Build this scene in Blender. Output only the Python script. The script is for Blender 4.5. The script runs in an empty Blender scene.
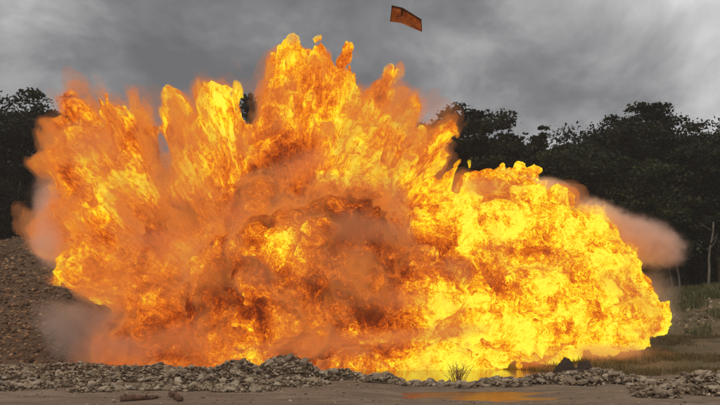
import bpy, bmesh, math, random
import numpy as np
from mathutils import Vector, Matrix, Euler

# ------------------------------------------------------------------ camera, sky, sun, exposure
scene = bpy.context.scene
C = scene.collection
R = math.radians
CAM = Vector((0.0, 0.0, 2.2))
F_PX, HORIZON = 772.0, 335.0
TILT = math.atan((HORIZON - 202.5) / F_PX)
cam_data = bpy.data.cameras.new('camera')
cam_data.sensor_width = 36.0
cam_data.lens = 36.0 * F_PX / 720.0
cam_data.clip_start = 0.5
cam_data.clip_end = 6000.0
cam = bpy.data.objects.new('camera', cam_data)
cam.location = CAM
cam.rotation_euler = (R(90) + TILT, 0, 0)
C.objects.link(cam)
scene.camera = cam
scene.view_settings.view_transform = 'Standard'
scene.view_settings.look = 'None'
scene.view_settings.gamma = 1.0
scene.view_settings.exposure = 0.0
scene.view_settings.use_curve_mapping = False
scene.cycles.max_bounces = 6
scene.cycles.diffuse_bounces = 2
scene.cycles.glossy_bounces = 3
scene.cycles.volume_bounces = 2
scene.cycles.transparent_max_bounces = 24
scene.cycles.volume_step_rate = 1.0
scene.cycles.volume_max_steps = 128

SUN_EL, SUN_ROT = R(48), R(200)
world = bpy.data.worlds.new('World')
scene.world = world
world.use_nodes = True
SKY_SEED = 5.83


class NT:
    """small node-tree writer"""
    def __init__(self, tree):
        self.t = tree
        self.n = tree.nodes
        self.l = tree.links

    def new(self, kind, ins=None, **attrs):
        nd = self.n.new(kind)
        for k, v in attrs.items():
            setattr(nd, k, v)
        for k, v in (ins or {}).items():
            s = nd.inputs[k]
            if isinstance(v, bpy.types.NodeSocket):
                self.l.new(v, s)
            else:
                s.default_value = v
        return nd

    def math(self, op, a, b=None, clamp=False):
        nd = self.n.new('ShaderNodeMath')
        nd.operation = op
        nd.use_clamp = clamp
        for i, v in enumerate((a, b)):
            if v is None:
                continue
            if isinstance(v, bpy.types.NodeSocket):
                self.l.new(v, nd.inputs[i])
            else:
                nd.inputs[i].default_value = v
        return nd.outputs[0]

    def vmath(self, op, a, b=None, scale=None):
        nd = self.n.new('ShaderNodeVectorMath')
        nd.operation = op
        for i, v in enumerate((a, b)):
            if v is None:
                continue
            if isinstance(v, bpy.types.NodeSocket):
                self.l.new(v, nd.inputs[i])
            else:
                nd.inputs[i].default_value = v
        if scale is not None:
            if isinstance(scale, bpy.types.NodeSocket):
                self.l.new(scale, nd.inputs['Scale'])
            else:
                nd.inputs['Scale'].default_value = scale
        return nd.outputs[0]

    def noise(self, vec, scale, detail=4, rough=0.5, dist=0.0, out='Fac', **kw):
        nd = self.new('ShaderNodeTexNoise', {'Scale': scale, 'Detail': detail, 'Roughness': rough, 'Distortion': dist}, **kw)
        if vec is not None:
            self.l.new(vec, nd.inputs['Vector'])
        return nd.outputs[out]

    def ramp(self, fac, stops, interp='LINEAR'):
        nd = self.n.new('ShaderNodeValToRGB')
        cr = nd.color_ramp
        cr.interpolation = interp
        while len(cr.elements) > 1:
            cr.elements.remove(cr.elements[-1])
        cr.elements[0].position = stops[0][0]
        cr.elements[0].color = (*stops[0][1], 1)
        for p, c in stops[1:]:
            e = cr.elements.new(p)
            e.color = (*c, 1)
        self.l.new(fac, nd.inputs[0])
        return nd.outputs[0]

    def mix(self, fac, a, b, blend='MIX'):
        nd = self.n.new('ShaderNodeMix')
        nd.data_type = 'RGBA'
        nd.blend_type = blend
        nd.clamp_factor = True
        for s, v in ((nd.inputs[0], fac), (nd.inputs[6], a), (nd.inputs[7], b)):
            if isinstance(v, bpy.types.NodeSocket):
                self.l.new(v, s)
            else:
                s.default_value = v if not isinstance(v, tuple) or len(v) == 4 else (*v, 1)
        return nd.outputs[2]

    def maprange(self, v, a, b, c, d, smooth=False):
        nd = self.n.new('ShaderNodeMapRange')
        if smooth:
            nd.interpolation_type = 'SMOOTHSTEP'
        self.l.new(v, nd.inputs[0])
        for i, x in enumerate((a, b, c, d)):
            nd.inputs[1 + i].default_value = x
        return nd.outputs[0]


w = NT(world.node_tree)
w.n.clear()
sky = w.new('ShaderNodeTexSky', sky_type='NISHITA', sun_disc=False, sun_elevation=SUN_EL, sun_rotation=SUN_ROT)
tc = w.new('ShaderNodeTexCoord')
sep = w.new('ShaderNodeSeparateXYZ', {'Vector': tc.outputs['Generated']})
flat = w.new('ShaderNodeMapping', {'Vector': tc.outputs['Generated'], 'Location': (SKY_SEED, SKY_SEED * 0.7, 0.0), 'Scale': (1.0, 1.0, 1.25)})
big = w.noise(flat.outputs[0], 2.3, 5, 0.5, 0.35)
fine = w.noise(flat.outputs[0], 7.0, 6, 0.6, 0.3)
cl = w.math('ADD', w.math('MULTIPLY', big, 0.72), w.math('MULTIPLY', fine, 0.28))
cloud = w.ramp(cl, [(0.37, (1.5, 1.47, 1.46)), (0.43, (2.3, 2.26, 2.25)), (0.49, (3.9, 3.84, 3.82)), (0.545, (5.6, 5.54, 5.5)), (0.61, (8.0, 7.93, 7.88))])
skycol = w.mix(0.93, sky.outputs[0], cloud)
bg = w.new('ShaderNodeBackground', {'Color': skycol, 'Strength': 0.1})
w.new('ShaderNodeOutputWorld', {'Surface': bg.outputs[0]})

sun_data = bpy.data.lights.new('sun', 'SUN')
sun_data.energy = 1.4
sun_data.angle = R(14)
sun_data.color = (1.0, 0.92, 0.82)
sun = bpy.data.objects.new('sun', sun_data)
# sky sun_rotation is measured from +Y towards +X
_d = Vector((math.sin(SUN_ROT) * math.cos(SUN_EL), math.cos(SUN_ROT) * math.cos(SUN_EL), math.sin(SUN_EL)))
sun.rotation_euler = (-_d).to_track_quat('-Z', 'Y').to_euler()
C.objects.link(sun)

# ------------------------------------------------------------------ helpers
rng = random.Random(11)
nrg = np.random.default_rng(5)
_ct, _st = math.cos(TILT), math.sin(TILT)


def at(px, py, Y):
    """world point seen at photo pixel (720 px wide) at depth Y"""
    a = (px - 360.0) / F_PX
    b = (202.5 - py) / F_PX
    # camera axes: right=(1,0,0) up=(0,-st,ct) fwd=(0,ct,st)
    d = Vector((a, _ct - b * _st, _st + b * _ct))
    return CAM + d * (Y / d.y)


_lat = nrg.random((64, 64, 64)).astype(np.float32)
_latp = np.pad(_lat, ((0, 1), (0, 1), (0, 1)), mode='wrap').copy()


def vnoise(p):
    """value noise in 0..1 at points p (N,3)"""
    p = p.astype(np.float32)
    i = np.floor(p)
    f = p - i
    f = f * f * f * (f * (f * 6 - 15) + 10)
    i = i.astype(np.int32) & 63
    x, y, z = i[:, 0], i[:, 1], i[:, 2]
    flatl = _latp.ravel()
    b = (x * 65 + y) * 65 + z
    fx, fy, fz = f[:, 0], f[:, 1], f[:, 2]
    c00 = flatl[b] * (1 - fz) + flatl[b + 1] * fz
    c01 = flatl[b + 65] * (1 - fz) + flatl[b + 66] * fz
    b2 = b + 65 * 65
    c10 = flatl[b2] * (1 - fz) + flatl[b2 + 1] * fz
    c11 = flatl[b2 + 65] * (1 - fz) + flatl[b2 + 66] * fz
    c0 = c00 * (1 - fy) + c01 * fy
    c1 = c10 * (1 - fy) + c11 * fy
    return c0 * (1 - fx) + c1 * fx


def fbm(p, octaves=4, gain=0.5, billow=False):
    a, s, t = 1.0, 0.0, 0.0
    q = p.copy()
    for k in range(octaves):
        n = vnoise(q + 17.3 * k)
        if billow:
            n = np.abs(n * 2 - 1)
        s = s + a * n
        t += a
        a *= gain
        q = q * 2.03
    return s / t


def mesh_np(name, verts, faces, mat=None, parent=None, smooth=False):
    """faces: (N,k) array"""
    me = bpy.data.meshes.new(name)
    verts = np.asarray(verts, dtype=np.float32)
    faces = np.asarray(faces, dtype=np.int32)
    k = faces.shape[1]
    me.vertices.add(len(verts))
    me.vertices.foreach_set('co', verts.ravel())
    me.loops.add(faces.size)
    me.loops.foreach_set('vertex_index', faces.ravel())
    me.polygons.add(len(faces))
    me.polygons.foreach_set('loop_start', np.arange(0, faces.size, k, dtype=np.int32))
    me.polygons.foreach_set('loop_total', np.full(len(faces), k, dtype=np.int32))
    me.update(calc_edges=True)
    if smooth:
        me.polygons.foreach_set('use_smooth', np.ones(len(faces), dtype=bool))
    if mat:
        me.materials.append(mat)
    return link(name, me, parent)


def link(name, me, parent=None):
    o = bpy.data.objects.new(name, me)
    C.objects.link(o)
    if parent:
        o.parent = parent
    return o


def tag(o, label=None, cat=None, group=None, kind=None):
    if label:
        o['label'] = label
    if cat:
        o['category'] = cat
    if group:
        o['group'] = group
    if kind:
        o['kind'] = kind
    return o


def empty(name, loc, label=None, cat=None, group=None, kind=None):
    o = bpy.data.objects.new(name, None)
    o.location = loc
    o.empty_display_size = 0.3
    C.objects.link(o)
    return tag(o, label, cat, group, kind)


def bm_obj(name, bm, mat, parent=None, smooth=False):
    me = bpy.data.meshes.new(name)
    bm.normal_update()
    bm.to_mesh(me)
    bm.free()
    if smooth:
        for p in me.polygons:
            p.use_smooth = True
    if mat:
        me.materials.append(mat)
    return link(name, me, parent)


def tube(bm, pts, radii, sides=6):
    """tapered tube through points"""
    rings = []
    prev = None
    for i, p in enumerate(pts):
        p = Vector(p)
        if i < len(pts) - 1:
            d = (Vector(pts[i + 1]) - p).normalized()
        else:
            d = (p - Vector(pts[i - 1])).normalized()
        up = Vector((0, 0, 1)) if abs(d.z) < 0.9 else Vector((0, 1, 0))
        if prev is not None:
            up = prev
        u = d.cross(up)
        if u.length < 1e-4:
            u = d.cross(Vector((1, 0, 0)))
        u.normalize()
        v = u.cross(d).normalized()
        prev = v
        rings.append([bm.verts.new(p + (u * math.cos(2 * math.pi * k / sides) + v * math.sin(2 * math.pi * k / sides)) * radii[i]) for k in range(sides)])
    for a, b in zip(rings, rings[1:]):
        for k in range(sides):
            bm.faces.new((a[k], a[(k + 1) % sides], b[(k + 1) % sides], b[k]))
    bm.faces.new(rings[0][::-1])
    bm.faces.new(rings[-1])


def material(name):
    m = bpy.data.materials.new(name)
    m.use_nodes = True
    t = NT(m.node_tree)
    t.n.clear()
    return m, t


def surf_mat(name, color_fn, rough=0.9, bump=None, bump_dist=0.02, spec=0.3, coords='Object'):
    m, t = material(name)
    tcn = t.new('ShaderNodeTexCoord')
    vec = tcn.outputs[coords]
    col = color_fn(t, vec)
    b = t.new('ShaderNodeBsdfPrincipled', {'Roughness': rough, 'Specular IOR Level': spec})
    if isinstance(col, bpy.types.NodeSocket):
        t.l.new(col, b.inputs['Base Color'])
    else:
        b.inputs['Base Color'].default_value = (*col, 1)
    if bump:
        h = bump(t, vec)
        bp = t.new('ShaderNodeBump', {'Strength': 0.8, 'Distance': bump_dist, 'Height': h})
        t.l.new(bp.outputs[0], b.inputs['Normal'])
    t.new('ShaderNodeOutputMaterial', {'Surface': b.outputs[0]})
    return m


# ------------------------------------------------------------------ materials
def sand_color(t, v):
    a = t.noise(v, 0.12, 5, 0.6)
    b = t.noise(v, 1.3, 6, 0.65)
    c = t.noise(v, 14, 3, 0.6)
    base = t.ramp(a, [(0.3, (0.18, 0.122, 0.08)), (0.5, (0.26, 0.182, 0.122)), (0.7, (0.32, 0.235, 0.165))])
    st = t.new('ShaderNodeMapping', {'Vector': v, 'Scale': (0.35, 1.6, 1.0)})
    band = t.noise(st.outputs[0], 0.8, 6, 0.65, 0.4)
    base = t.mix(t.maprange(band, 0.42, 0.6, 0.0, 0.75), base, (0.125, 0.084, 0.055))
    base = t.mix(t.maprange(b, 0.42, 0.62, 0.0, 0.5), base, (0.12, 0.09, 0.06))
    return t.mix(t.maprange(c, 0.5, 0.75, 0.0, 0.5), base, (0.33, 0.28, 0.22))


M_SAND = surf_mat('damp_sand', sand_color, 0.85, lambda t, v: t.math('ADD', t.noise(v, 2.2, 8, 0.65), t.math('MULTIPLY', t.noise(v, 18, 3, 0.6), 0.25)), 0.12)


def gravel_color(t, v):
    a = t.noise(v, 0.25, 5, 0.6)
    vor = t.new('ShaderNodeTexVoronoi', {'Vector': v, 'Scale': 4.2})
    base = t.ramp(a, [(0.3, (0.105, 0.062, 0.036)), (0.55, (0.17, 0.108, 0.064)), (0.75, (0.22, 0.15, 0.095))])
    sp = t.mix(t.maprange(vor.outputs['Distance'], 0.05, 0.4, 0.55, 0.0), base, vor.outputs['Color'], 'OVERLAY')
    return t.mix(0.3, sp, base)


M_GRAVEL = surf_mat('loose_gravel', gravel_color, 0.95, lambda t, v: t.math('ADD', t.noise(v, 3.5, 7, 0.75), t.noise(v, 0.6, 4, 0.6)), 0.45)


def field_color(t, v):
    a = t.noise(v, 0.35, 6, 0.65)
    b = t.noise(v, 3.0, 5, 0.7)
    base = t.ramp(a, [(0.32, (0.25, 0.155, 0.085)), (0.48, (0.19, 0.135, 0.068)), (0.58, (0.12, 0.10, 0.042)), (0.72, (0.28, 0.20, 0.125))])
    return t.mix(t.maprange(b, 0.5, 0.7, 0, 0.6), base, (0.16, 0.135, 0.095))


M_FIELD = surf_mat('rough_earth', field_color, 0.95, lambda t, v: t.math('ADD', t.noise(v, 1.2, 8, 0.75), t.noise(v, 0.3, 3, 0.6)), 0.5)


def stone_mat(name, cols):
    def f(t, v):
        oi = t.new('ShaderNodeObjectInfo')
        off = t.vmath('ADD', v, t.vmath('SCALE', oi.outputs['Random'], None, 37.0))
        a = t.noise(off, 2.6, 6, 0.65)
        tone = t.ramp(t.math('ADD', t.math('MULTIPLY', oi.outputs['Random'], 0.75), t.math('MULTIPLY', a, 0.35)), cols)
        speck = t.noise(off, 22, 3, 0.6)
        c = t.mix(t.maprange(speck, 0.55, 0.72, 0, 0.6), tone, (0.09, 0.075, 0.06))
        return t.mix(t.maprange(a, 0.55, 0.75, 0.0, 0.5), c, (0.36, 0.32, 0.26))
    return surf_mat(name, f, 0.8, lambda t, v: t.noise(v, 5, 7, 0.65), 0.06, spec=0.35)


M_STONE = stone_mat('river_stone', [(0.1, (0.07, 0.046, 0.03)), (0.25, (0.18, 0.125, 0.08)), (0.4, (0.32, 0.24, 0.16)), (0.55, (0.22, 0.16, 0.10)), (0.7, (0.44, 0.34, 0.23)), (0.85, (0.33, 0.27, 0.20)), (1.0, (0.6, 0.49, 0.35))])


def vary_stone(t, v):
    """joined small stones: tone by a per-stone attribute"""
    at_ = t.new('ShaderNodeAttribute', attribute_name='tone')
    a = t.noise(v, 4, 5, 0.65)
    tone = t.ramp(at_.outputs['Fac'], [(0.0, (0.05, 0.032, 0.02)), (0.45, (0.15, 0.10, 0.06)), (0.75, (0.31, 0.23, 0.145)), (1.0, (0.52, 0.41, 0.28))])
    return t.mix(t.maprange(a, 0.5, 0.75, 0, 0.5), tone, (0.09, 0.075, 0.055))


M_SLOPESTONE = surf_mat('brown_slope_stones', lambda t, v: t.mix(1.0, vary_stone(t, v), (0.82, 0.66, 0.52), 'MULTIPLY'), 0.95)
M_SMALL = surf_mat('small_stones', vary_stone, 0.9, lambda t, v: t.noise(v, 9, 4, 0.6), 0.03)


def bark_color(t, v):
    return t.ramp(t.noise(v, 3, 5, 0.6), [(0.3, (0.05, 0.04, 0.03)), (0.7, (0.13, 0.11, 0.085))])


M_BARK = surf_mat('dark_bark', bark_color, 0.95, lambda t, v: t.noise(v, 6, 6, 0.7), 0.06)
M_PALEBARK = surf_mat('pale_bark', lambda t, v: t.ramp(t.noise(v, 1.4, 5, 0.6), [(0.3, (0.10, 0.085, 0.066)), (0.7, (0.22, 0.195, 0.16))]), 0.95, lambda t, v: t.noise(v, 6, 6, 0.7), 0.04)


def leaf_mat(name, a, b, c, thin=0.2):
    m, t = material(name)
    at_ = t.new('ShaderNodeAttribute', attribute_name='tone')
    col = t.ramp(at_.outputs['Fac'], [(0.0, a), (0.5, b), (1.0, c)])
    d = t.new('ShaderNodeBsdfPrincipled', {'Base Color': col, 'Roughness': 0.7, 'Specular IOR Level': 0.15})
    tr = t.new('ShaderNodeBsdfTranslucent', {'Color': col})
    mx = t.new('ShaderNodeMixShader', {0: thin, 1: d.outputs[0], 2: tr.outputs[0]})
    t.new('ShaderNodeOutputMaterial', {'Surface': mx.outputs[0]})
    return m


M_LEAF = leaf_mat('dark_foliage', (0.010, 0.012, 0.007), (0.024, 0.027, 0.013), (0.068, 0.070, 0.033))
M_LEAF2 = leaf_mat('green_foliage', (0.018, 0.022, 0.010), (0.038, 0.045, 0.018), (0.085, 0.095, 0.038))
M_SCRUB = leaf_mat('scrub', (0.07, 0.075, 0.028), (0.13, 0.13, 0.05), (0.22, 0.19, 0.085))
M_DRY = leaf_mat('dry_grass', (0.10, 0.075, 0.03), (0.16, 0.12, 0.055), (0.24, 0.18, 0.085), 0.5)
M_TWIG = surf_mat('dry_twig', lambda t, v: (0.32, 0.13, 0.07), 0.9)
M_DARKEARTH = surf_mat('dark_earth', lambda t, v: t.ramp(t.noise(v, 3, 6, 0.7), [(0.3, (0.035, 0.024, 0.016)), (0.7, (0.09, 0.06, 0.04))]), 0.95, lambda t, v: t.noise(v, 5, 6, 0.7), 0.2)
M_LOG = surf_mat('weathered_log', lambda t, v: t.ramp(t.noise(v, 6, 5, 0.7), [(0.3, (0.07, 0.032, 0.02)), (0.7, (0.20, 0.105, 0.07))]), 0.9, lambda t, v: t.noise(v, 12, 6, 0.7), 0.04)

m, t = material('muddy_water')
tcn = t.new('ShaderNodeTexCoord')
hn = t.noise(tcn.outputs['Object'], 1.2, 4, 0.55)
bp = t.new('ShaderNodeBump', {'Strength': 0.25, 'Distance': 0.05, 'Height': hn})
wb = t.new('ShaderNodeBsdfPrincipled', {'Base Color': (0.12, 0.09, 0.06, 1), 'Roughness': 0.08, 'IOR': 1.33, 'Normal': bp.outputs[0]})
t.new('ShaderNodeOutputMaterial', {'Surface': wb.outputs[0]})
M_WATER = m


# ------------------------------------------------------------------ terrain
def smooth(a, b, x):
    u = np.clip((x - a) / (b - a), 0, 1)
    return u * u * (3 - 2 * u)


def nz(x, y, s, seed=0.0, o=4):
    p = np.stack([np.asarray(x, np.float32).ravel() * s + seed + 100, np.asarray(y, np.float32).ravel() * s + seed + 100, np.full(np.size(x), 3.7 + seed, np.float32)], 1)
    return fbm(p, o).reshape(np.shape(x))


# water bodies: (centre x, centre y, half-width x, half-width y)
POOL = (4.0, 48.0, 11.5, 8.0)
PUDDLE = (3.9, 30.8, 3.4, 2.6)
SLIP = (14.2, 38.2, 2.0, 1.2)


def pond(x, y, P, e=0.35, amp=1.1):
    d = np.sqrt(((x - P[0]) / P[2]) ** 2 + ((y - P[1]) / P[3]) ** 2)
    d = d + (nz(x * 0.6, y * 1.5, 0.45, 5.0, 5) - 0.5) * amp
    return 1 - smooth(1 - e, 1 + e, d)


def ground_h(x, y):
    x = np.asarray(x, np.float64)
    y = np.asarray(y, np.float64)
    h = (nz(x, y, 0.06, 1.0) - 0.5) * 0.5 + (nz(x, y, 0.5, 2.0) - 0.5) * 0.16 + (nz(x, y, 1.6, 6.0, 3) - 0.5) * 0.05
    h = h * smooth(14, 24, y)
    # field rising on the right
    h = h + smooth(40, 72, y) * smooth(6, 20, x) * 2.0
    # far terrain rises behind everything
    h = h + smooth(95, 200, y) * 3.0
    h = h - 0.42 * pond(x, y, POOL) - 0.22 * pond(x, y, PUDDLE, 0.6, 2.4) - 0.3 * pond(x, y, SLIP)
    return h


def left_bank_h(x, y):
    # spoil heap at the left: rises away from its foot
    foot = 59 + (nz(x, y, 0.08, 7.0) - 0.5) * 3 + np.maximum(0, x + 22) * 0.75
    top = 12.5 - np.clip(x + 38, 0, 60) * 0.30 + (nz(x, y, 0.12, 9.0, 4) - 0.5) * 2.5
    u = np.clip((y - foot) / 22.0, -0.05, 1.4)
    prof = np.clip(u, 0, 1) ** 0.8 * np.clip(top, 0.2, 30)
    return prof - 0.5 * (u <= 0) + (nz(x, y, 0.4, 3.0, 5) - 0.5) * 1.1 * smooth(0, 0.1, u) * smooth(90, 75, y)


def right_bank_h(x, y):
    foot = 70 + (nz(x, y, 0.1, 17.0) - 0.5) * 4 - np.maximum(0, x - 26) * 0.25
    top = 7.2 + (nz(x, y, 0.1, 19.0, 4) - 0.5) * 2.4 - 3.0 * smooth(30, 14, x)
    u = (y - foot) / 19.0
    prof = 1.2 + np.clip(u, 0, 1) ** 0.85 * np.clip(top - 1.2, 0, 30)
    return prof - 1.5 * smooth(0, -0.12, u) + (nz(x, y, 0.35, 23.0, 5) - 0.5) * 1.3 * smooth(0, 0.15, u)


def grid_mesh(name, xs, ys, hf, mat, parent=None):
    X, Y = np.meshgrid(xs, ys)
    Z = hf(X, Y)
    v = np.stack([X.ravel(), Y.ravel(), Z.ravel()], 1)
    nx, ny = len(xs), len(ys)
    i = np.arange(nx * ny).reshape(ny, nx)
    f = np.stack([i[:-1, :-1].ravel(), i[:-1, 1:].ravel(), i[1:, 1:].ravel(), i[1:, :-1].ravel()], 1)
    return mesh_np(name, v, f, mat, parent, smooth=True)


xs = np.concatenate([-np.geomspace(3000, 42, 26), np.linspace(-40, 40, 321), np.geomspace(42, 3000, 26)])
ys = np.concatenate([np.linspace(-60, 16, 12), np.linspace(17, 62, 300), np.linspace(62.6, 110, 80), np.geomspace(113, 3500, 40)])
ground = grid_mesh('ground', xs, ys, ground_h, M_SAND)
tag(ground, kind='structure', label='damp brown sandy river flat running back to the forest')
field = grid_mesh('field', np.linspace(9, 70, 150), np.linspace(41, 84, 120),
                  lambda x, y: ground_h(x, y) + 0.05 - 0.6 * smooth(13.5, 10, x + (nz(x, y, 0.3, 31.0) - 0.5) * 5) - 0.6 * smooth(44, 41, y + (nz(x, y, 0.3, 33.0) - 0.5) * 4), M_FIELD)
tag(field, kind='structure', label='rough brown earth with dry grass at the right')
gravel_bank = grid_mesh('gravel_bank', np.linspace(-75, 8, 260), np.linspace(54, 100, 150), left_bank_h, M_GRAVEL)
tag(gravel_bank, kind='structure', label='brown slope of loose gravel at the left')
right_bank = grid_mesh('earth_bank', np.linspace(8, 95, 260), np.linspace(64, 104, 130), right_bank_h, M_FIELD)
tag(right_bank, kind='structure', label='rocky overgrown earth slope at the right')


M_MUDWATER, _q = material('wet_mud')
_tc = _q.new('ShaderNodeTexCoord')
_mp = _q.new('ShaderNodeMapping', {'Vector': _tc.outputs['Object'], 'Scale': (0.45, 1.9, 1.0)})
_f = _q.noise(_mp.outputs[0], 1.1, 4, 0.55, 0.5)
_b = _q.new('ShaderNodeBump', {'Strength': 0.5, 'Distance': 0.05, 'Height': _q.noise(_mp.outputs[0], 5.0, 4, 0.6)})
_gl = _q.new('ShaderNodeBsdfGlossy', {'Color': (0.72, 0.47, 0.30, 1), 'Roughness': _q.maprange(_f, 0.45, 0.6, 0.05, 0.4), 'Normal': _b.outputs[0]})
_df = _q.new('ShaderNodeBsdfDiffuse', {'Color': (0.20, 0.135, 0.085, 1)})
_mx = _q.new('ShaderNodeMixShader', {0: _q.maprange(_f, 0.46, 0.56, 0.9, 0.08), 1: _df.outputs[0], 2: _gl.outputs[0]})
_q.new('ShaderNodeOutputMaterial', {'Surface': _mx.outputs[0]})


def water_sheet(name, P, z, label, mat=M_WATER):
    n = 48
    th = np.linspace(0, 6.2832, 90)
    rim = ground_h(P[0] + np.cos(th) * P[2] * 1.3, P[1] + np.sin(th) * P[3] * 1.3)
    z = min(z, float(np.quantile(rim, 0.12)) - 0.02)      # the sheet's rim stays under the sand
    v = [(P[0], P[1], z)]
    f = []
    for k in range(n):
        a = 2 * math.pi * k / n
        v.append((P[0] + math.cos(a) * P[2] * 1.3, P[1] + math.sin(a) * P[3] * 1.3, z))
        f.append((0, 1 + k, 1 + (k + 1) % n))
    o = mesh_np(name, v, f, mat)
    print(name, 'level', round(z, 3), 'bed', round(float(ground_h(P[0], P[1])), 3))
    return tag(o, kind='structure', label=label)


water_sheet('pool', POOL, 0.2, 'shallow pool of still water in front of the fire')
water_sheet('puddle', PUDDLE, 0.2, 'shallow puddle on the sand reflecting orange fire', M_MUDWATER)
water_sheet('water_channel', SLIP, 0.2, 'narrow strip of water beside the rubble at the right')


# ------------------------------------------------------------------ stones
def stone_mesh(name, seed, n=20, mat=M_STONE):
    r = random.Random(seed)
    bm = bmesh.new()
    for k in range(n):
        zz = 1 - 2 * (k + 0.5) / n
        a = k * 2.39996 + r.random() * 0.9
        s = math.sqrt(1 - zz * zz)
        rr = 1 + r.uniform(-0.16, 0.14)
        p = Vector((s * math.cos(a), s * math.sin(a), zz)) * rr
        # blocky: push towards a rounded box
        q = Vector([math.copysign(abs(c) ** 0.72, c) for c in p])
        bm.verts.new((q.x * 0.5, q.y * 0.5, q.z * 0.5))
    bmesh.ops.convex_hull(bm, input=bm.verts)
    loose = [v for v in bm.verts if not v.link_faces]
    bmesh.ops.delete(bm, geom=loose, context='VERTS')
    bmesh.ops.recalc_face_normals(bm, faces=bm.faces)
    me = bpy.data.meshes.new(name)
    bm.to_mesh(me)
    bm.free()
    for p in me.polygons:
        p.use_smooth = True
    me.set_sharp_from_angle(angle=R(34))
    me.materials.append(mat)
    return me


STONES = [stone_mesh('stone', 40 + k, 18 + (k % 3) * 3) for k in range(12)]


def stones_joined(name, pts, sizes, mat, parent=None, zs=0.55, seed=3, nvar=6):
    """many small stones as one mesh; octahedron-like 8..20 faced lumps"""
    r = np.random.default_rng(seed)
    base = []
    for k in range(nvar):
        bm = bmesh.new()
        rr = random.Random(seed * 31 + k)
        for j in range(9):
            zz = 1 - 2 * (j + 0.5) / 9
            a = j * 2.39996 + rr.random()
            s = math.sqrt(1 - zz * zz)
            f = 0.5 * (1 + rr.uniform(-0.2, 0.2))
            bm.verts.new((s * math.cos(a) * f, s * math.sin(a) * f, zz * f))
        bmesh.ops.convex_hull(bm, input=bm.verts)
        bm.verts.index_update()
        bmesh.ops.triangulate(bm, faces=bm.faces)
        vs = np.array([v.co[:] for v in bm.verts])
        fs = np.array([[v.index for v in f.verts] for f in bm.faces])
        base.append((vs, fs))
        bm.free()
    n = len(pts)
    which = r.integers(0, nvar, n)
    V, Fc, T = [], [], []
    off = 0
    for k in range(nvar):
        idx = np.nonzero(which == k)[0]
        if not len(idx):
            continue
        vs, fs = base[k]
        m_ = len(idx)
        ang = r.random(m_) * 2 * np.pi
        sx = sizes[idx] * r.uniform(0.8, 1.5, m_)
        sy = sizes[idx] * r.uniform(0.7, 1.1, m_)
        sz = sizes[idx] * zs * r.uniform(0.7, 1.4, m_)
        x = vs[None, :, 0] * sx[:, None]
        y = vs[None, :, 1] * sy[:, None]
        z = vs[None, :, 2] * sz[:, None]
        tilt = r.normal(0, 0.35, m_)
        x, z = x * np.cos(tilt)[:, None] - z * np.sin(tilt)[:, None], x * np.sin(tilt)[:, None] + z * np.cos(tilt)[:, None]
        c, s = np.cos(ang)[:, None], np.sin(ang)[:, None]
        x, y = x * c - y * s, x * s + y * c
        P = np.stack([x + pts[idx, 0:1], y + pts[idx, 1:2], z + pts[idx, 2:3]], 2).reshape(-1, 3)
        V.append(P)
        Fc.append((fs[None] + (np.arange(m_) * len(vs))[:, None, None]).reshape(-1, 3) + off)
        T.append(np.repeat(r.random(m_), len(vs)))
        off += len(P)
    V = np.concatenate(V)
    o = mesh_np(name, V, np.concatenate(Fc), mat, parent)
    a = o.data.attributes.new('tone', 'FLOAT', 'POINT')
    a.data.foreach_set('value', np.concatenate(T).astype(np.float32))
    o['kind'] = 'stuff'
    return o


def scatter(n, x0, x1, y0, y1, r):
    return np.stack([r.uniform(x0, x1, n), r.uniform(y0, y1, n)], 1)


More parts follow.
